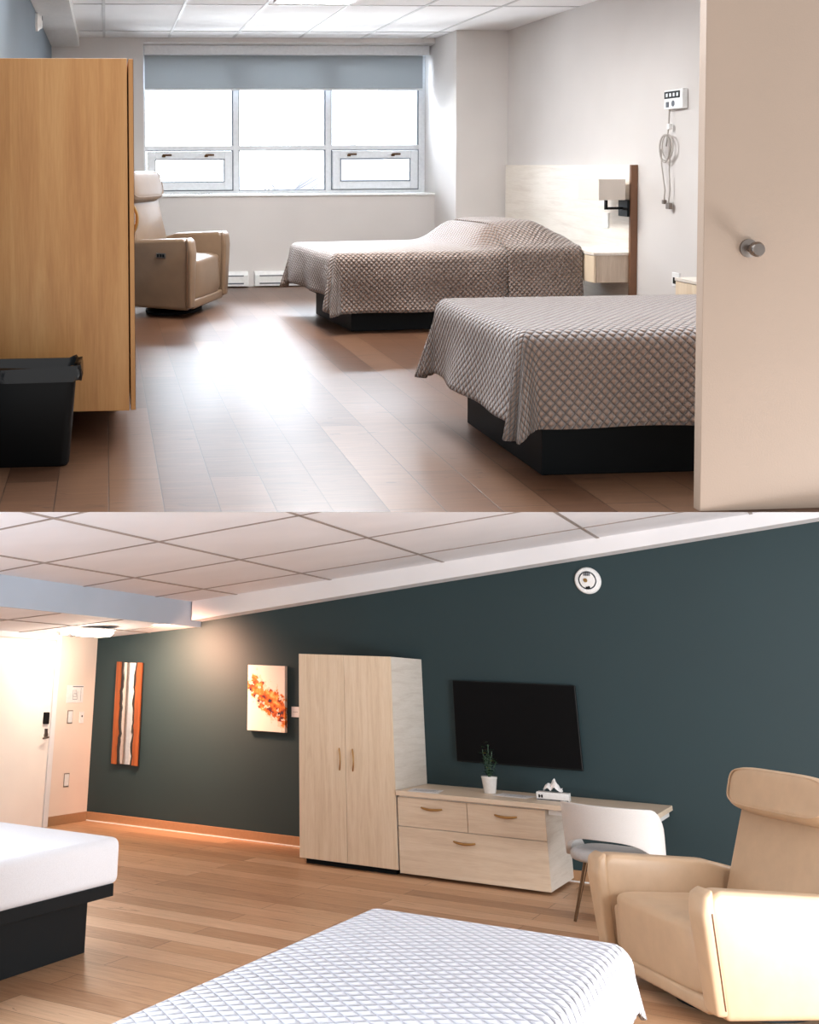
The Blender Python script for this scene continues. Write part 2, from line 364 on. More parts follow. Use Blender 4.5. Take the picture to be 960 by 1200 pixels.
for a, c in ((.452, X[1] - .045), (X[2] + .045, 3.485)):
    g = G(); z0, z1 = WZ0 + .06, ZM - .036; t = .085; ya, yb = y0 - .02, y0 + .03
    g.box(a, a + t, ya, yb, z0, z1, .006); g.box(c - t, c, ya, yb, z0, z1, .006); g.box(a + t, c - t, ya, yb, z0, z0 + t, .006); g.box(a + t, c - t, ya, yb, z1 - t, z1, .006)
    sash = g.build('sash', 'alu', wroot)
    G().box(a + t, c - t, ya + .005, ya + .02, z0 + t, z0 + t + .012).box(a + t, c - t, ya + .005, ya + .02, z1 - t - .012, z1 - t).box(a + t, a + t + .012, ya + .005, ya + .02, z0 + t, z1 - t).box(c - t - .012, c - t, ya + .005, ya + .02, z0 + t, z1 - t).build('sash_seal', 'alu_dark', sash)
    for hx in (a + .22, c - .25):
        G().box(hx - .05, hx + .05, ya - .02, ya, z1 - .05, z1 - .03, .006).box(hx - .06, hx - .02, ya - .03, ya - .01, z1 - .065, z1 - .04, .006).build('sash_latch', 'bronze', sash)
G().box(.44, 3.5, YG + .015, YG + .02, WZ0 + .05, 2.5).build('pane', 'glass', wroot)
t = thing('roller_blind', 'grey roller blind half lowered over the upper panes of the wide window', 'blind', (2.0, 11.62, 2.6))
G().box(-1.585, 1.545, -.10, .06, -.105, -.003, .006).build('valance', 'alu', t)
G().box(-1.575, 1.50, 0, .006, -.47, -.105).build('fabric_panel', 'blind', t)
G().tube([(-1.575, .003, -.475), (1.50, .003, -.475)], .012, 10).build('hem_bar', 'alu', t, True)
t = thing('ceiling_light', 'flat square white ceiling light panel seen at the top edge of the window bedroom', 'ceiling light', (1.71, 8.05, ZC - .006))
G().box(-.33, .33, -.69, .69, -.02, 0, .004).build('frame', 'white', t)
G().box(-.29, .29, -.65, .65, -.026, -.02).build('diffuser', 'panel_glow', t)
# heaters
def heater(x0, x1, label):
    t = thing('baseboard_heater', label, 'heater', (x0, YW - .005, .012), 0, 'baseboard heaters under the window')
    L = x1 - x0
    G().prism([(-.07, 0), (-.07, .115), (-.045, .15), (0, .155), (0, 0)], 'x', 0, L, .003, 1).build('casing', 'white', t)
    G().box(.05, L - .05, -.073, -.069, .022, .036).box(.05, L - .05, -.073, -.069, .105, .116).build('air_slot', 'gap', t)
heater(-.45, 1.50, 'white baseboard heater left of the gap, running behind the taupe recliner')
heater(1.57, 3.30, 'white baseboard heater right of the gap, ending behind the far bed')
# outdoors
struct('ground', G().box(-30, 40, 13, 60, -3.2, -3.0), 'snow')
t = thing('apartment_building', 'pale building across the street, behind the right window panes', 'building', (11.5, 34, -3))
G().box(-1.2, 6, 0, 6, 0, 9.5).build('wall', 'facade', t)
for k, x in enumerate((-.4, 1.6)):
    for z in (1.5, 4.6): G().box(x, x + 1.0, -.06, .02, z, z + 1.6).build('window', 'alu', t)
t = thing('house', 'small snowy house across the street, low in the middle window pane', 'house', (6.6, 30, -3))
G().box(-1.3, 2, 0, 4, 0, 3.9).build('wall', 'facade', t); G().prism([(-1.6, 3.9), (.35, 4.9), (2.3, 3.9)], 'y', -.3, 4.3).build('roof', 'snow', t)
for x in (-.7, .7): G().box(x, x + .6, -.05, .02, 2.4, 3.3).build('window', 'bare', t)
random.seed(4)
for n_, (x, y, lab) in enumerate(((4.6, 28, 'bare snowy tree outside, left in the middle window pane'), (1.9, 26, 'bare snowy tree outside the left awning window'))):
    t = thing('bare_tree', lab, 'tree', (x, y, -3), 0, 'trees outside the window')
    G().tube([(0, 0, 0), (.03, 0, 2), (0, 0, 3.4)], [.12, .09, .05], 8).build('trunk', 'bare', t)
    g = G()
    for k in range(60):
        a = random.uniform(0, 2 * PI); z0 = random.uniform(1.6, 3.4); l_ = random.uniform(.5, 1.1)
        g.tube([(0, 0, z0), (math.cos(a) * l_ * .5, math.sin(a) * l_ * .5, z0 + l_ * .4), (math.cos(a + .3) * l_, math.sin(a + .3) * l_, z0 + l_ * .7)], [.03, .02, .008], 5)
    g.build('branches', 'bare', t)
# wall device on the left wall
t = thing('wall_sensor', 'small round white device on the blue-grey wall, top left above the wardrobe', 'sensor', (XL, 8.78, 2.47))
G().lathe([(.075, 0), (.075, .02), (.06, .03), (.05, .05), (.0001, .052)], (0, 0, 0), 'x').build('body', 'white', t, 40)
G().lathe([(.02, .05), (.02, .056), (.0001, .057)], (0, 0, .03), 'x').build('lens', 'alu_dark', t, 40)
# wardrobe (honey)
t = thing('wardrobe', 'tall honey-coloured wood wardrobe with its side panel facing the viewer', 'wardrobe', (XL + .005, 5.0, .145))
G().box(0, .655, 0, 1.05, 0, 1.655, .002).build('body', 'orange', t)
for k in (0, 1):
    d = G().box(.662, .684, .0 + k * .527, .522 + k * .527, .002, 1.653, .003).build('door', 'orange', t)
    G().box(.684, .6855, k * .527, .004 + k * .527, .002, 1.653).build('edge_band', 'edge', d)
    hp = [(.684 + .03 * (1 - (i / 6 - 1) ** 2), .46 + .13 * k, .80 + .16 * i / 12) for i in range(13)]
    G().tube(hp, .007, 8).build('handle', 'brass', d, 60)
G().box(.03, .60, .62, 1.0, -.143, 0).build('plinth', 'base_dark', t)
# waste bin
t = thing('waste_bin', 'black plastic waste bin with a black liner, on the floor before the wardrobe', 'bin', (-.345, 4.70, 0))
g = G(); b = bmesh.new()
def ringbin(z, sx, sy, inset=0):
    r = .04; pts = []
    for (qx, qy, a0) in ((1, 1, 0), (-1, 1, 90), (-1, -1, 180), (1, -1, 270)):
        for k in range(5):
            a = math.radians(a0 + 22.5 * k); pts.append((qx * (sx - r) + r * math.cos(a), qy * (sy - r) + r * math.sin(a), z))
    return [b.verts.new(p) for p in pts]
rs = [ringbin(.0, .165, .10), ringbin(.01, .172, .107), ringbin(.38, .205, .128), ringbin(.385, .222, .14), ringbin(.425, .228, .143), ringbin(.43, .222, .137), ringbin(.38, .195, .12), ringbin(.03, .16, .1)]
b.faces.new(rs[0][::-1]); b.faces.new(rs[-1])
for i in range(len(rs) - 1):
    for k in range(20): b.faces.new((rs[i][k], rs[i][(k + 1) % 20], rs[i + 1][(k + 1) % 20], rs[i + 1][k]))
g.add(b); g.build('bin_body', 'black', t, 35)
g = G(); b = bmesh.new(); rr = []
for i, (z, e) in enumerate(((.375, .012), (.41, .014), (.437, .008), (.437, -.008), (.40, -.02), (.33, -.04))):
    row = ringbin(z, .222 + e, .138 + e)
    for v in row: v.co += Vector((random.uniform(-.004, .004), random.uniform(-.004, .004), random.uniform(-.009, .009)))
    rr.append(row)
for i in range(len(rr) - 1):
    for k in range(20): b.faces.new((rr[i][k], rr[i][(k + 1) % 20], rr[i + 1][(k + 1) % 20], rr[i + 1][k]))
g.add(b)
MT['liner'] = plain('black_liner', (12, 13, 14), .18, b=.8)
g.build('liner', 'liner', t, 60)
# recliners
def recliner(label, loc, rz, mat, W, group, arms_mat=None, size=(1, 1, 1)):
    t = thing('recliner', label, 'armchair', loc, rz, group)
    A = .15; iw = W - 2 * A; am = arms_mat or mat
    prof = [(-.47, .07), (-.505, .56), (-.49, .63), (-.44, .665), (.2, .645), (.42, .60), (.46, .50), (.46, .09)]
    for s in (-1, 1):
        g = G(); g.prism(prof, 'x', -A / 2, A / 2, .045, 4)
        for v in g.bm.verts:
            k = (v.co.z - .07) / .6
            v.co.x = v.co.x * (.72 + .28 * k) + s * (W / 2 - A / 2 + .02 * (k - .5))
        a = g.build('armrest', am, t, 60)
        # front roll pad and piping
        g = G(); g.prism([(-.52, .09), (-.548, .55), (-.53, .64), (-.47, .675), (-.47, .5), (-.455, .09)], 'x', -A / 2 - .006, A / 2 + .006, .02, 3)
        for v in g.bm.verts:
            k = (v.co.z - .07) / .6
            v.co.x = v.co.x * (.72 + .28 * k) + s * (W / 2 - A / 2 + .02 * (k - .5))
        g.build('arm_front', am, a, 60)
        pp = []
        for i in range(9):
            z = .12 + .44 * i / 8; k = (z - .07) / .6; pp.append((s * (W / 2 - A / 2 + .02 * (k - .5)) + s * (A / 2 + .008) * (.72 + .28 * k), -.468 - .03 * k, z))
        G().tube(pp, .0035, 6).build('piping', 'edge', a, True)
    g = G().cushion((0, -.13, .37), (iw + .01, .74, .23), .32)
    for v in g.bm.verts:
        if v.co.y < -.25 and v.co.z < .40: v.co.z -= .14 * min(1, (-.25 - v.co.y) / .15)
    g.build('seat_cushion', mat, t, 'all')
    G().box(-iw / 2 + .005, iw / 2 - .005, -.47, -.40, .16, .40, .025, 3).build('front_panel', mat, t, 50)
    G().box(-iw / 2, iw / 2, -.50, -.42, .07, .145, .018, 3).build('footrest', mat, t, 50)
    g = G(); g.box(-iw / 2 + .01, iw / 2 - .01, -.09, .09, 0, .84, .05, 4, (.93, .85))
    g.build('backrest', mat, t, 60, Matrix.Translation((0, .30, .34)) @ Matrix.Rotation(-.33, 4, 'X'))
    g = G().cushion((0, 0, 0), (iw * .98, .17, .27), .45)
    g.build('headrest', mat, t, 'all', Matrix.Translation((0, .30, .34)) @ Matrix.Rotation(-.33, 4, 'X') @ Matrix.Translation((0, -.10, .74)))
    g = G(); g.tube([(iw * .455 * math.copysign(abs(math.cos(a)) ** .35, math.cos(a)), -.172, .74 + .112 * math.copysign(abs(math.sin(a)) ** .45, math.sin(a))) for a in [2 * PI * (i + .5) / 48 for i in range(48)]], .006, 6, True)
    g.build('headrest_piping', am, t, True, Matrix.Translation((0, .30, .34)) @ Matrix.Rotation(-.33, 4, 'X'))
    G().box(-iw / 2, iw / 2, -.38, .40, .08, .30).build('seat_frame', 'base_dark', t)
    G().lathe([(.36, 0), (.36, .02), (.30, .045), (.12, .055), (.12, .085)], (0, 0, 0)).build('swivel_base', 'base_dark', t, 30)
    c = G().box(-W / 2 - .012, -W / 2 + .01, -.20, -.07, .50, .545, .006).build('control_panel', 'nickel', t)
    g = G()
    for k in range(3): g.box(-W / 2 - .016, -W / 2 - .011, -.185 + k * .036, -.158 + k * .036, .51, .535, .002)
    g.build('control_button', 'black', c)
    for ch in [t] and list(t.children):
        for o_ in [ch] + list(ch.children): o_.data.transform(Matrix.Diagonal((*size, 1)))
    return t
recliner('taupe leather recliner beside the honey wardrobe, below the window', (.60, 9.55, 0), math.radians(67), 'l_dark', 1.15, None, None, (1, .66, 1.03))
# beds of the window bedroom
def platform(x0, x1, y0, y1, h, label, mz0, mz1, mat='sheet', mx=None, group=None):
    t = thing('bed', label, 'bed', (x0, y0, 0), 0, group)
    G().box(0, x1 - x0, 0, y1 - y0, 0, h, .004).build('base', 'base_dark', t)
    a = mx or (x0 - .1, x1, y0 - .08, y1 + .08)
    G().box(a[0] - x0, a[1] - x0, a[2] - y0, a[3] - y0, mz0, mz1, .05, 4).build('mattress', mat, t, 50)
    G().box(a[0] - x0 + .05, a[1] - x0 - .02, a[2] - y0 + .04, a[3] - y0 - .04, h, mz0 + .005, .004).build('platform', 'base_dark', t)
    return t
platform(1.80, 3.98, 4.28, 5.20, .26, 'nearer bed of the window bedroom, on a black platform base by the door', .30, .60, mx=(1.69, 4.04, 4.23, 5.26), group='beds under taupe coverlets')
far_bed = []
fb = platform(1.90, 3.70, 8.14, 9.15, .20, 'far bed of the window bedroom, under the headboard by the column', .30, .60, mx=(1.80, 3.72, 8.10, 9.25), group='beds under taupe coverlets')
far_bed.append(fb)
tag(drape('coverlet', 'q_taupe', 1.73, 4.06, 4.25, 5.28, .62, .42, 0, .43, .40, flare=.075, seed=.4, fold=.05), 'taupe diamond-quilted coverlet draped over the nearer bed', 'coverlet', 'taupe quilted coverlets')
def pil(x, y):
    def ss(a, b_, v): v = min(max((v - a) / (b_ - a), 0), 1); return v * v * (3 - 2 * v)
    return .17 * ss(2.80, 3.10, x + .1 * (y - 8.8)) * (1 - .6 * ss(3.45, 3.75, x)) * ss(8.02, 8.4, y + .02) * (1 - ss(9.0, 9.33, y))
far_bed.append(drape('coverlet', 'q_taupe', 1.77, 3.745, 8.08, 9.28, .62, .38, 0, .50, .40, flare=.08, extra=pil, seed=1.3, fold=.05)); tag(far_bed[-1], 'taupe diamond-quilted coverlet on the far bed, raised over a pillow', 'coverlet', 'taupe quilted coverlets')
g = G().cushion((3.36, 8.88, .69), (.55, .5, .12), .6); far_bed.append(g.build('pillow', 'sheet', None, 'all')); tag(far_bed[-1], 'pillow under the head end of the far taupe coverlet', 'pillow')
g = drape('blanket_fold', 'q_taupe', 3.12, 3.735, 8.045, 9.28, .65, 0, 0, .48, .30, flare=.07, extra=pil, seed=2.3, fold=.03)
far_bed.append(g); tag(g, 'upper flap of quilted cover folded over the pillow of the far bed', 'bed cover')
# the far bed stands slightly turned from the wall
TURN = Matrix.Translation((1.77, 8.08, 0)) @ Matrix.Rotation(math.radians(4.5), 4, 'Z') @ Matrix.Translation((-1.77, -8.08, 0))
for o in far_bed: o.matrix_world = UP @ TURN @ UP.inverted() @ o.matrix_world
# headboard with lamp
t = thing('headboard', 'pale wood wall headboard with a dark end edge, behind the far bed', 'headboard', (XR - .045, 7.93, 0))
G().box(0, .043, .03, 2.62, .02, 1.285, .002).build('panel', 'pale', t); G().box(-.012, .043, 0, .029, .02, 1.285, .002).build('end_edge', 'edge', t)
t = thing('wall_lamp', 'wall lamp with white fabric shade and black bracket on the far headboard', 'lamp', (XR - .046, 8.02, .95))
G().box(-.03, 0, -.075, .075, -.065, .065, .004).build('backplate', 'black', t)
G().box(-.17, -.03, .0, .02, -.012, .008).box(-.17, -.15, .0, .02, -.012, .09).build('arm', 'black', t)
s_ = G().box(-.27, -.06, -.10, .26, .065, .225, .002).build('lamp_shade', 'shade', t)
tag(G().box(4.023, 4.036, 8.30, 8.40, .775, .90, .003).build('wall_switch', 'white'), 'white rocker switch plate on the far headboard under the lamp', 'switch').data.materials
def nightstand(label, loc, w_, group):
    t = thing('nightstand', label, 'nightstand', loc, 0, group)
    G().box(.02, .315, 0, w_, 0, .21, .002).build('body', 'ns', t); G().box(-.004, .315, -.003, w_ + .003, .211, .232, .002).build('top', 'pale', t)
    d = G().box(0, .018, .003, w_ - .003, .0, .207, .002).build('drawer', 'maple', t)
    bow_handle(d, (0, w_ / 2, .12), .14, (0, 1, 0), (-1, 0, 0), 'bronze', .005, .02)
nightstand('floating pale wood nightstand with one drawer, between the two headboards', (3.75, 7.96, .375), .62, 'floating nightstands')
nightstand('floating nightstand corner showing behind the nearer bed beside the beige door', (3.75, 6.36, .31), .42, 'floating nightstands')
t = thing('wall_outlet', 'small dark outlet low on the wall right of the far headboard', 'outlet', (XR, 7.36, .46))
G().box(-.008, 0, -.05, .05, -.05, .05, .002).build('plate', 'white', t); G().box(-.012, -.008, -.04, .03, -.03, .015).build('socket', 'black', t)
# nurse call unit
t = thing('call_unit', 'white nurse call unit with dark button strip, high on the right wall', 'call unit', (XR, 7.365, 1.752))
G().box(-.04, 0, -.125, .125, -.07, .07, .006).build('housing', 'white', t)
p_ = G().box(-.043, -.04, -.09, .115, .008, .058, .003).build('button_panel', 'black', t)
for k in range(4): G().box(-.046, -.043, -.075 + k * .047, -.05 + k * .047, .02, .045, .002).build('button', 'alu', p_)
G().box(-.046, -.04, .055, .09, -.055, -.015, .003).build('socket', 'gap', t)
G().lathe([(.022, 0), (.022, .004), (.0001, .005)], (-.041, 0, -.03), 'x', 16).build('speaker_grille', 'gap', t, 40, None)
t = thing('coiled_cable', 'looped grey call cord hanging from the unit beside the beige door', 'cord', (XR - .03, 7.44, 1.70))
g = G(); g.tube([(0, -.01, 0), (0, 0, -.15), (-.005, .01, -.24), (0, .03, -.28)], .0055, 6)
for k, (oy, oz, ra, rb) in enumerate(((.045, -.29, .080, .095), (.0, -.285, .074, .088), (.03, -.30, .066, .098))):
    g.tube([(-.006 * k, oy + ra * math.cos(a * PI / 12 + k), oz + rb * math.sin(a * PI / 12 + k)) for a in range(24)], .0048, 6, True)
g.tube([(0, .1, -.3), (0, .09, -.42), (0, .04, -.6), (0, .05, -.68)], .0045, 6); g.tube([(0, -.03, -.3), (0, -.015, -.45), (0, -.03, -.6), (0, -.01, -.70)], .0045, 6)
g.build('cable', 'cord', t, True)
G().box(-.014, .012, -.045, .005, -.735, -.69, .004).box(-.014, .012, .03, .06, -.70, -.67, .004).build('plug', 'nickel', t)
G().box(-.014, .012, -.03, .0, -.16, -.12, .004).build('clip', 'white', t)
# beige door in the foreground
t = thing('door_1', '', '', (2.197, 3.78, 0)); del t['label']; del t['category']; t['kind'] = 'structure'
G().box(0, .92, 0, .045, 0, 2.35, .002).build('door_leaf', 'up_door', t)
struct('wall_hall', G().box(3.13, 4.5, 3.80, 3.92, 0, ZC), 'up_wall')
k_ = G().lathe([(.034, 0), (.034, .006), (.014, .012), (.012, .03), (.02, .036), (.027, .045), (.028, .058), (.022, .068), (.0001, .071)], (.172, 0, .982), 'y', 32).build('door_knob', 'nickel', t, 50)
# ================================================================== LOWER ROOM (accent-wall bedroom)
ROOM = LOW
YB = 12.62; XD = -8.55
def zc(x): return 2.55 + .135 * (x + 7.0)
def zh(x): return 2.27 + .11 * (x + 7.0)
g = G(); g.box(-9.2, 1.2, 2.4, YB + .15, -.1, 0); struct('floor', g, 'lo_floor')
g = G(); g.prism([(XD - .15, -.1), (XD - .15, zh(XD) + .3), (-7, zc(-7) + .1), (1.2, zc(1.2) + .1), (1.2, -.1)], 'y', YB, YB + .12); struct('wall_accent', g, 'lo_dark')
g = G(); g.box(XD - .12, XD, 7.4, YB, 0, zh(XD) + .02)
struct('wall_entrance', g, 'lo_wall')
g = G(); g.prism([(-7.0, zc(-7)), (1.2, zc(1.2)), (1.2, zc(1.2) + .06), (-7.0, zc(-7) + .06)], 'y', 6.4, YB); struct('ceiling', g, 'lo_ceiling')
g = G(); g.prism([(XD - .12, zh(XD - .12)), (-7.03, zh(-7.03)), (-7.03, zh(-7.03) + .05), (XD - .12, zh(XD - .12) + .05)], 'y', 7.2, YB); struct('ceiling', g, 'lo_ceiling')
struct('trim_4', G().box(-7.05, -7.0, 5.6, YB, zh(-7.05) - .003, zc(-7) + .05), 'blue')
g = G(); bz = lambda x: 2.335 + .148 * (x + 6.95)
g.prism([(-6.98, bz(-6.98)), (1.2, bz(1.2)), (1.2, zc(1.2) + .02), (-6.98, zc(-6.98) + .02)], 'y', YB - .28, YB); struct('trim_5', g, 'bulk')
g = G()
def bar(x0, x1, y0, y1, f): g.prism([(x0, f(x0) - .006), (x1, f(x1) - .006), (x1, f(x1) + .001), (x0, f(x0) + .001)], 'y', y0, y1)
for x in (-6.36, -5.12, -3.76, -2.08, -.6): bar(x - .016, x + .016, 5.9, YB - .28, zc)
for y in (6.85, 8.42, 10.0, 11.5): bar(-7.0, 1.1, y - .016, y + .016, zc)
struct('trim_6', g, 'lo_tbar')
g = G()
for x in (-7.75,): bar(x - .014, x + .014, 7.4, YB, zh)
for y in (8.5, 9.7, 10.9, 12.0): bar(XD, -7.06, y - .014, y + .014, zh)
struct('trim_7', g, 'lo_tbar')
struct('baseboard_accent', G().box(XD, 1.1, YB - .015, YB, 0, .10, .004), 'base_tan')
struct('baseboard_entrance', G().box(XD, XD + .015, 11.80, YB - .015, 0, .10, .004), 'base_tan')
struct('trim_8', G().box(XD + .015, 1.1, YB - .03, YB - .015, 0, .012, .003), 'white')
# entrance door
t = thing('door_2', '', '', (XD, 10.5, 0)); del t['label']; del t['category']; t['kind'] = 'structure'
G().box(.0, .035, -.12, -.03, 0, 2.12, .004).box(0, .035, 1.18, 1.27, 0, 2.12, .004).box(0, .035, -.03, 1.18, 2.04, 2.12, .004).build('door_frame', 'bulk', t)
G().box(.002, .022, -.02, 1.168, .008, 2.03, .002).build('door_leaf', 'lo_door', t)
G().box(.024, .05, 1.02, 1.12, 1.10, 1.23, .008).build('card_reader', 'black', t)
h_ = G().lathe([(.034, 0), (.034, .014), (.0001, .016)], (.024, 1.10, .98), 'x', 20).box(.024, .034, 1.07, 1.13, .96, 1.05, .003).tube([(.03, 1.10, .96), (.075, 1.10, .96), (.08, 1.08, .958), (.08, .98, .95)], .011, 8).build('lever_handle', 'nickel', t, 50)
# notices, switches, outlet
t = thing('notice_plate', 'white evacuation notice with a small map, on the wall beside the entrance door', 'sign', (XD, 12.18, 1.43))
G().box(0, .008, -.18, .18, -.10, .10, .002).build('plate', 'paper', t)
g = G().box(.008, .0095, -.06, .17, .080, .092).box(.008, .0095, -.05, -.045, -.06, .05).box(.008, .0095, .045, .05, -.06, .03).box(.008, .0095, -.05, .05, -.062, -.056).box(.008, .0095, -.03, .03, .0, .006).box(.008, .0095, -.01, -.005, .0, .05).box(.008, .0095, .02, .025, -.04, .05).box(.008, .0095, -.05, .02, -.03, -.025).box(.008, .0095, .12, .125, -.08, .07)
g.build('floor_plan_print', 'ink', t)
for (yy, zz, lab, kind_) in ((12.11, 1.17, 'white light switch below the notice, nearer the entrance door', 0), (12.42 - .06, 1.16, 'white wall control with one dark dot, nearest the dark wall corner', 1), (12.13, .47, 'white outlet with a dark frame low on the cream wall by the entrance door', 2)):
    t = thing('light_switch' if kind_ < 2 else 'wall_outlet', lab, 'switch' if kind_ < 2 else 'outlet', (XD, yy, zz))
    if kind_ != 1: G().box(0, .006, -.055, .055, -.075, .075, .002).build('frame', 'nickel', t)
    G().box(.0, .010, -.045, .045, -.065, .065, .003).build('plate', 'white', t)
    if kind_ == 1: G().lathe([(.012, 0), (.012, .004), (.0001, .005)], (.010, 0, .015), 'x', 14).build('dot', 'black', t)
    else: G().box(.010, .013, -.02, .02, -.04, .04, .002).build('rocker' if kind_ == 0 else 'socket', 'alu' if kind_ == 0 else 'white', t)
# round ceiling lamp + detector in the entrance
t = thing('ceiling_lamp', 'round glowing flush ceiling lamp above the entrance door', 'lamp', (-7.82, 11.40, zh(-7.82)))
G().lathe([(.29, 0), (.29, -.012), (.27, -.014), (.27, -.0)], (0, 0, 0)).build('rim', 'white', t, 40)
G().lathe([(.268, -.010), (.262, -.05), (.22, -.085), (.1, -.095), (.0001, -.097)], (0, 0, 0)).build('diffuser', 'lamp_glow', t, 40)
l = bpy.data.lights.new('ceiling_lamp_light', 'POINT'); l.shadow_soft_size = .16; l.energy = 22; l.color = (1.0, .86, .72)
lo = bpy.data.objects.new('ceiling_lamp_light', l); sc.collection.objects.link(lo); lo.matrix_world = at((-7.82, 11.40, zh(-7.82) - .24))
t = thing('smoke_detector', 'small white smoke detector on the entrance ceiling, left of the round lamp', 'smoke detector', (-8.2, 11.35, zh(-8.2)))
G().lathe([(.075, 0), (.075, -.02), (.05, -.045), (.0001, -.048)], (0, 0, 0)).build('body', 'white', t, 40)
t = thing('added_downlight', 'small added lamp at the right end of the entrance ceiling, close to the dark wall', 'added_downlight', (-7.16, 11.78, zh(-7.16)))  # added fixture, put in to give the dark wall its warm glow
G().lathe([(.05, -.001), (.05, -.008), (.04, -.010), (.038, -.001)], (0, 0, 0), n=24).build('trim_ring', 'lo_ceiling', t, 40)
G().lathe([(.037, -.001), (.036, -.006), (.0001, -.006)], (0, 0, 0), n=24).build('lens', 'lamp_glow', t, 40)
l = bpy.data.lights.new('added_wall_glow', 'SPOT'); l.energy = 420; l.color = (1.0, .50, .32); l.spot_size = math.radians(130); l.spot_blend = 1; l.shadow_soft_size = .18  # added spot aimed at the dark wall to make the glow
lo = bpy.data.objects.new('added_wall_glow', l); sc.collection.objects.link(lo); lo.matrix_world = at((-7.08, 11.78, zh(-7.22) - .07), 0, math.radians(58))
# mirror
t = thing('wall_mirror', 'tall narrow mirror in a live-edge wood frame on the dark wall', 'mirror', (-7.999, YB, 1.241))
def wavy(x0, side, w0):
    pts = []
    for i in range(25):
        z = -.585 + 1.17 * i / 24; pts.append((x0 + side * (w0 + .018 * noise.noise(Vector((z * 6, side * 3, 1))) + .014 * noise.noise(Vector((z * 15, side, 4)))), z))
    return pts
G().box(-.19, .19, -.035, -.004, -.585, .585, .002).build('backing', 'bark', t)
for sd in (-1, 1):
    e = wavy(sd * .19, -sd, .075); f_ = G().prism([(sd * .19, -.585)] + e + [(sd * .19, .585)], 'y', -.062, -.036).build('frame_board', 'walnut', t)
    e2 = [(p[0] - sd * (.022 + .03 * abs(noise.noise(Vector((p[1] * 4, 7, sd))))), p[1]) for p in e]
    G().prism(e + e2[::-1], 'y', -.056, -.034).build('live_edge', 'bark', f_)
G().box(-.13, .13, -.040, -.036, -.58, .58).build('mirror_glass', 'mirror', t)
# canvas
m = N('flower_canvas', (236, 222, 212), .8)
v = m.coord(); sx = m.n('ShaderNodeSeparateXYZ'); m.l(v, sx.inputs[0])
dg = m.math('ADD', m.math('MULTIPLY', sx.outputs[0], .62), sx.outputs[2])   # distance from a falling diagonal
band = m.math('SUBTRACT', .185, m.math('ABSOLUTE', m.math('ADD', dg, -.0)))
band = m.math('ADD', band, m.math('MULTIPLY', m.math('SUBTRACT', m.noise(v, 12, 5), .5), .62))
tip = m.math('MULTIPLY', m.math('POWER', m.math('ABSOLUTE', m.math('SUBTRACT', sx.outputs[0], .04)), 2.0), -1.2)
band = m.math('ADD', band, tip)
mask = m.math('GREATER_THAN', band, .055)
vo = m.n('ShaderNodeTexVoronoi'); vo.inputs['Scale'].default_value = 16; m.l(v, vo.inputs['Vector'])
pet = m.ramp(m.math('ADD', m.noise(v, 18, 3), m.math('MULTIPLY', vo.outputs['Distance'], .35)), [(.46, (48, 44, 56)), (.54, (130, 40, 24)), (.64, (200, 92, 34)), (.78, (226, 140, 60)), (.90, (236, 184, 110))])
halo = m.mixc(m.math('MULTIPLY', m.math('GREATER_THAN', band, .015), .35), S((238, 224, 214)), S((232, 160, 96)))
m.col(m.mixc(mask, halo, pet)); MT['canvas'] = m.m
t = thing('canvas_painting', 'white canvas painting of orange flowers on the dark wall, left of the pale wardrobe', 'painting', (-6.050, YB, 1.495))
G().box(-.245, .245, -.07, -.003, -.355, .355, .003).build('canvas', 'canvas', t)
t = thing('wall_sign', 'small pale wall plate between the canvas painting and the pale wardrobe', 'plate', (-5.699, YB, 1.363))
G().box(-.05, .05, -.012, 0, -.055, .055, .003).build('plate', 'bulk', t); G().box(-.03, .03, -.014, -.012, -.002, .002).build('slot', 'ink', t)
# pale wardrobe
t = thing('wardrobe', 'tall pale wood double-door wardrobe with brass bow handles against the dark wall', 'wardrobe', (-5.20, 11.62, .05))
G().box(0, 1.045, 0, .995, 0, 1.925, .002).build('body', 'pale', t)
for k in (0, 1):
    d = G().box(k * .525, .521 + k * .525, -.022, -.002, .004, 1.925, .002).build('door', 'maple', t)
    x_ = .455 if k == 0 else .60
    pts = [(x_ + (.02 if k == 0 else -.02) * (1 - (i / 6 - 1) ** 2) * (-1 if k == 0 else 1) * (-1), -.024 - .03 * (1 - (i / 6 - 1) ** 2), .83 + .20 * i / 12) for i in range(13)]
    G().tube(pts, [.007] * 13, 8).build('handle', 'brass', d, 60)
G().box(.04, 1.0, .06, .995, -.049, 0).build('plinth', 'base_dark', t)
# drawer unit
t = thing('drawer_unit', 'pale wood wall-hung drawer unit with three brass-handled drawers below the worktop', 'drawers', (-4.145, 11.64, .03))
G().box(.01, 1.44, .0, .975, 0, .665, .002).build('body', 'pale', t)
for (a, c, z0, z1) in ((.005, .70, .405, .655), (.706, 1.44, .405, .655), (.005, 1.44, .0, .399)):
    d = G().box(a, c, -.022, -.002, z0, z1, .002).build('drawer', 'maple_h', t)
    xm = (a + c) / 2 if z0 > .1 else .66
    bow_handle(d, (xm, -.022, z1 - .075 if z0 > .1 else z1 - .08), .21, (1, 0, 0), (0, -1, -.35), 'brass', .007, .03)
t = thing('worktop', 'long pale wood desktop on the drawer unit, ending over the desk chair', 'desktop', (-4.145, 11.58, .70))
G().box(0, 2.43, 0, 1.035, 0, .042, .003).build('top', 'maple_h', t); G().box(1.46, 2.40, .10, .98, -.05, -.001, .002).build('bracket', 'white', t)
# television
t = thing('television', 'black flat-screen television hung on the dark wall above the desktop', 'television', (-3.150, YB, 1.378))
G().box(-.25, .25, -.035, 0, -.2, .2).build('mount', 'black', t)
G().box(-.645, .645, -.075, -.035, -.395, .395, .006).build('bezel', 'black', t); G().box(-.635, .635, -.078, -.074, -.38, .385).build('screen', 'screen', t)
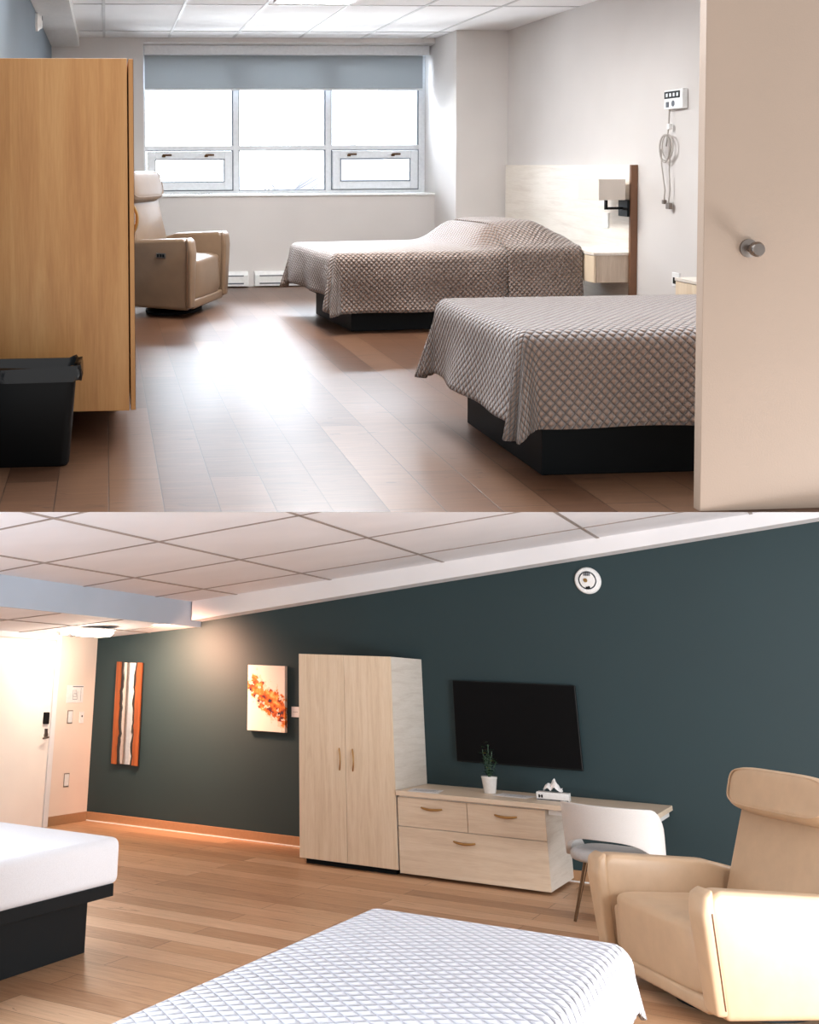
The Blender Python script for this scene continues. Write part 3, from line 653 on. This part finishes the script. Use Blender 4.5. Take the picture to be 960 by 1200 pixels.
# wall alarm
t = thing('smoke_alarm', 'round white alarm high on the dark wall near the ceiling', 'smoke alarm', (-2.275, YB, 2.808))
G().lathe([(.135, 0), (.135, .02), (.125, .035), (.1, .04), (.0001, .045)], (0, 0, 0), 'y', 40).build('body', 'white', t, 30)
G().lathe([(.098, .041), (.098, .0435), (.092, .0435), (.092, .041)], (0, 0, 0), 'y', 40).build('ring', 'alu', t)
g = G()
for k in range(4): g.box(-.03 + k * .017, -.02 + k * .017, -.052, -.044, .045, .08)
g.build('vent', 'gap', t); G().lathe([(.022, .04), (.02, .052), (.0001, .055)], (-.02, 0, 0), 'y', 16).build('test_button', 'gold', t, 40)
G().box(-.02, .0, -.05, -.044, -.085, -.065).box(.003, .02, -.05, -.044, -.085, -.06).build('mark', 'black', t)
# desktop items
ZT = .743
def sheetpaper(label, loc, rz, sx, sy, lines, group):
    t = thing('paper_sheet', label, 'paper', loc, rz, group)
    G().box(-sx / 2, sx / 2, -sy / 2, sy / 2, 0, .003).build('sheet', 'paper', t)
    g = G()
    for i in range(lines): g.box(-sx * .38, sx * (.3 if i % 2 else .38), sy * (.3 - i * .6 / lines) - .006, sy * (.3 - i * .6 / lines) + .006, .003, .0036)
    g.build('print', 'ink', t)
sheetpaper('printed sheet lying at the wardrobe end of the desktop', (-3.90, 11.78, ZT), .15, .30, .36, 5, 'papers on the desktop')
sheetpaper('printed sheet lying between the potted plant and the tissue box', (-3.10, 12.10, ZT), -.1, .34, .30, 4, 'papers on the desktop')
t = thing('potted_plant', 'small green leafy plant in a white pot on the desktop', 'plant', (-3.36, 12.18, ZT))
G().lathe([(.058, 0), (.075, .13), (.079, .135), (.079, .15), (.07, .15), (.066, .12), (.0001, .12)], (0, 0, 0)).build('pot', 'ceramic', t, 40)
G().lathe([(.066, .12), (.0001, .128)], (0, 0, 0)).build('soil', 'soil', t)
random.seed(11); stems = G(); lg = G(); ly = G(); nl = 0
for k in range(9):
    a = k * 2.4; tipz = .27 + .16 * random.random(); rad = .03 + .05 * random.random()
    if k == 0: tipz, rad = .44, .01
    stems.tube([(0, 0, .12), (math.cos(a) * rad * .5, math.sin(a) * rad * .5, .2), (math.cos(a) * rad, math.sin(a) * rad, tipz)], .003, 5)
    for j in range(9):
        f = (j + 1) / 9; z = .15 + (tipz - .13) * f; r_ = rad * f; b2 = a + j * 2.1
        L = .055 * random.uniform(.7, 1.15); W_ = L * .42; dr = Vector((math.cos(b2), math.sin(b2), .35)).normalized(); sd = dr.cross(Vector((0, 0, 1))).normalized(); up_ = sd.cross(dr)
        o_ = Vector((math.cos(a) * r_, math.sin(a) * r_, z)); bb = bmesh.new()
        rows = []
        for i in range(5):
            tt = i / 4; wv = W_ * math.sin(PI * (tt * .9 + .06)); c_ = o_ + dr * L * tt + up_ * (-.3 * L * tt * tt)
            rows.append([bb.verts.new(c_ + sd * wv), bb.verts.new(c_ - up_ * .15 * wv), bb.verts.new(c_ - sd * wv)])
        for i in range(4):
            for q in (0, 1): bb.faces.new((rows[i][q], rows[i][q + 1], rows[i + 1][q + 1], rows[i + 1][q]))
        (ly if nl % 17 == 3 else lg).add(bb); nl += 1
stems.build('stem', 'leaf', t); lg.build('foliage', 'leaf', t, 'all'); o = ly.build('yellow_leaves', 'leafy', t, 'all'); o['label'] = 'yellow leaves'
t = thing('tissue_box', 'white tissue box with a tissue sticking out, on the desktop by the chair', 'tissue box', (-2.70, 12.02, ZT), .06)
G().box(-.15, .15, -.07, .07, 0, .07, .003).build('box', 'white', t)
G().box(-.146, .146, -.0712, -.0705, .004, .012).box(-.13, -.115, -.072, -.07, .022, .048).box(-.105, -.09, -.072, -.07, .022, .048).box(-.128, -.092, -.072, -.07, .031, .038).build('printed_mark', 'black', t)
g = G(); b = bmesh.new(); grid = []
for i in range(17):
    row = []
    for j in range(17):
        u, v_ = i / 8 - 1, j / 8 - 1; rr_ = math.hypot(u, v_); nn = noise.noise(Vector((u * 2.2, v_ * 2.2, 3.1)))
        row.append(b.verts.new((u * .085 + .02 * nn, v_ * .035 + .01 * noise.noise(Vector((v_ * 3, u * 3, 8))), .068 + max(0, .085 * (1 - rr_ * .8) + .05 * nn * (1 - .4 * rr_) + .035 * abs(math.sin(u * 3.2 + .6))))))
    grid.append(row)
for i in range(16):
    for j in range(16): b.faces.new((grid[i][j], grid[i + 1][j], grid[i + 1][j + 1], grid[i][j + 1]))
g.add(b); g.build('tissue', 'paper', t, 'all')
# desk chair
t = thing('desk_chair', 'light woven desk chair with curved cut-out back, tucked at the desktop end', 'chair', (-1.97, 10.85, 0), math.radians(-8))
b = bmesh.new(); rows = []; n_ = 40
for i in range(n_ + 1):
    a = math.radians(-122 + 244 * i / n_)  # 0 = rear (-Y)
    fr = abs(a) / math.radians(122)
    zt_ = .86 - .02 * fr ** 2 - .34 * max(0, (fr - .55) / .45) ** 1.6; zb = .56 + .07 * math.cos(min(1, fr / .55) * PI / 2) - .13 * fr
    zb = .45 + .16 * max(0, 1 - (fr / .62) ** 3)
    row = []
    for j in range(9):
        z = zb + (zt_ - zb) * j / 8; r_ = 1 + .10 * (z - .45)
        row.append(b.verts.new((math.sin(a) * .375 * r_, -math.cos(a) * .32 * r_, z)))
    rows.append(row)
for i in range(n_):
    for j in range(8): b.faces.new((rows[i][j], rows[i + 1][j], rows[i + 1][j + 1], rows[i][j + 1]))
g = G().add(b); o = g.build('backrest', 'weave', t, 'all')
md = o.modifiers.new('t', 'SOLIDIFY'); md.thickness = .045; md.offset = 0
md = o.modifiers.new('b', 'BEVEL'); md.width = .015; md.segments = 3; md.limit_method = 'ANGLE'
G().cushion((0, .0, .475), (.66, .62, .12), .55).build('seat', 'seatf', t, 'all')
G().box(-.2, .2, -.2, .2, .40, .425, .01).build('seat_frame', 'bronze', t)
for sx_ in (-1, 1):
    for sy_ in (-1, 1): G().tube([(sx_ * .19, sy_ * .19, .42), (sx_ * .29, sy_ * .29, .0)], [.020, .012], 10).build('leg', 'bronze', t, True)
# cream recliner
recliner('large cream leather recliner with headrest in front of the dark wall', (-.92, 8.75, 0), math.radians(-54), 'l_light', 1.35, None, None, (1.08, 1.1, 1.07))
# beds of the accent-wall bedroom
t = platform(-6.7, -4.78, 4.2, 7.14, .33, 'bed with white fitted sheet on a dark platform base, at the left edge', .40, .68, mx=(-6.95, -4.62, 4.2, 7.28))
t = platform(-2.2, -1.35, 3.1, 5.9, .33, 'nearest bed with a white quilted cover, at the bottom of the picture', .40, .67, mx=(-2.32, -1.22, 3.0, 6.06))
tag(drape('bed_cover', 'q_white', -2.30, -1.17, 2.9, 6.10, .69, .30, .30, 0, .30, r=.09, flare=.04, puff=.015, fold=.02), 'white diamond-quilted cover over the nearest bed', 'bed cover')
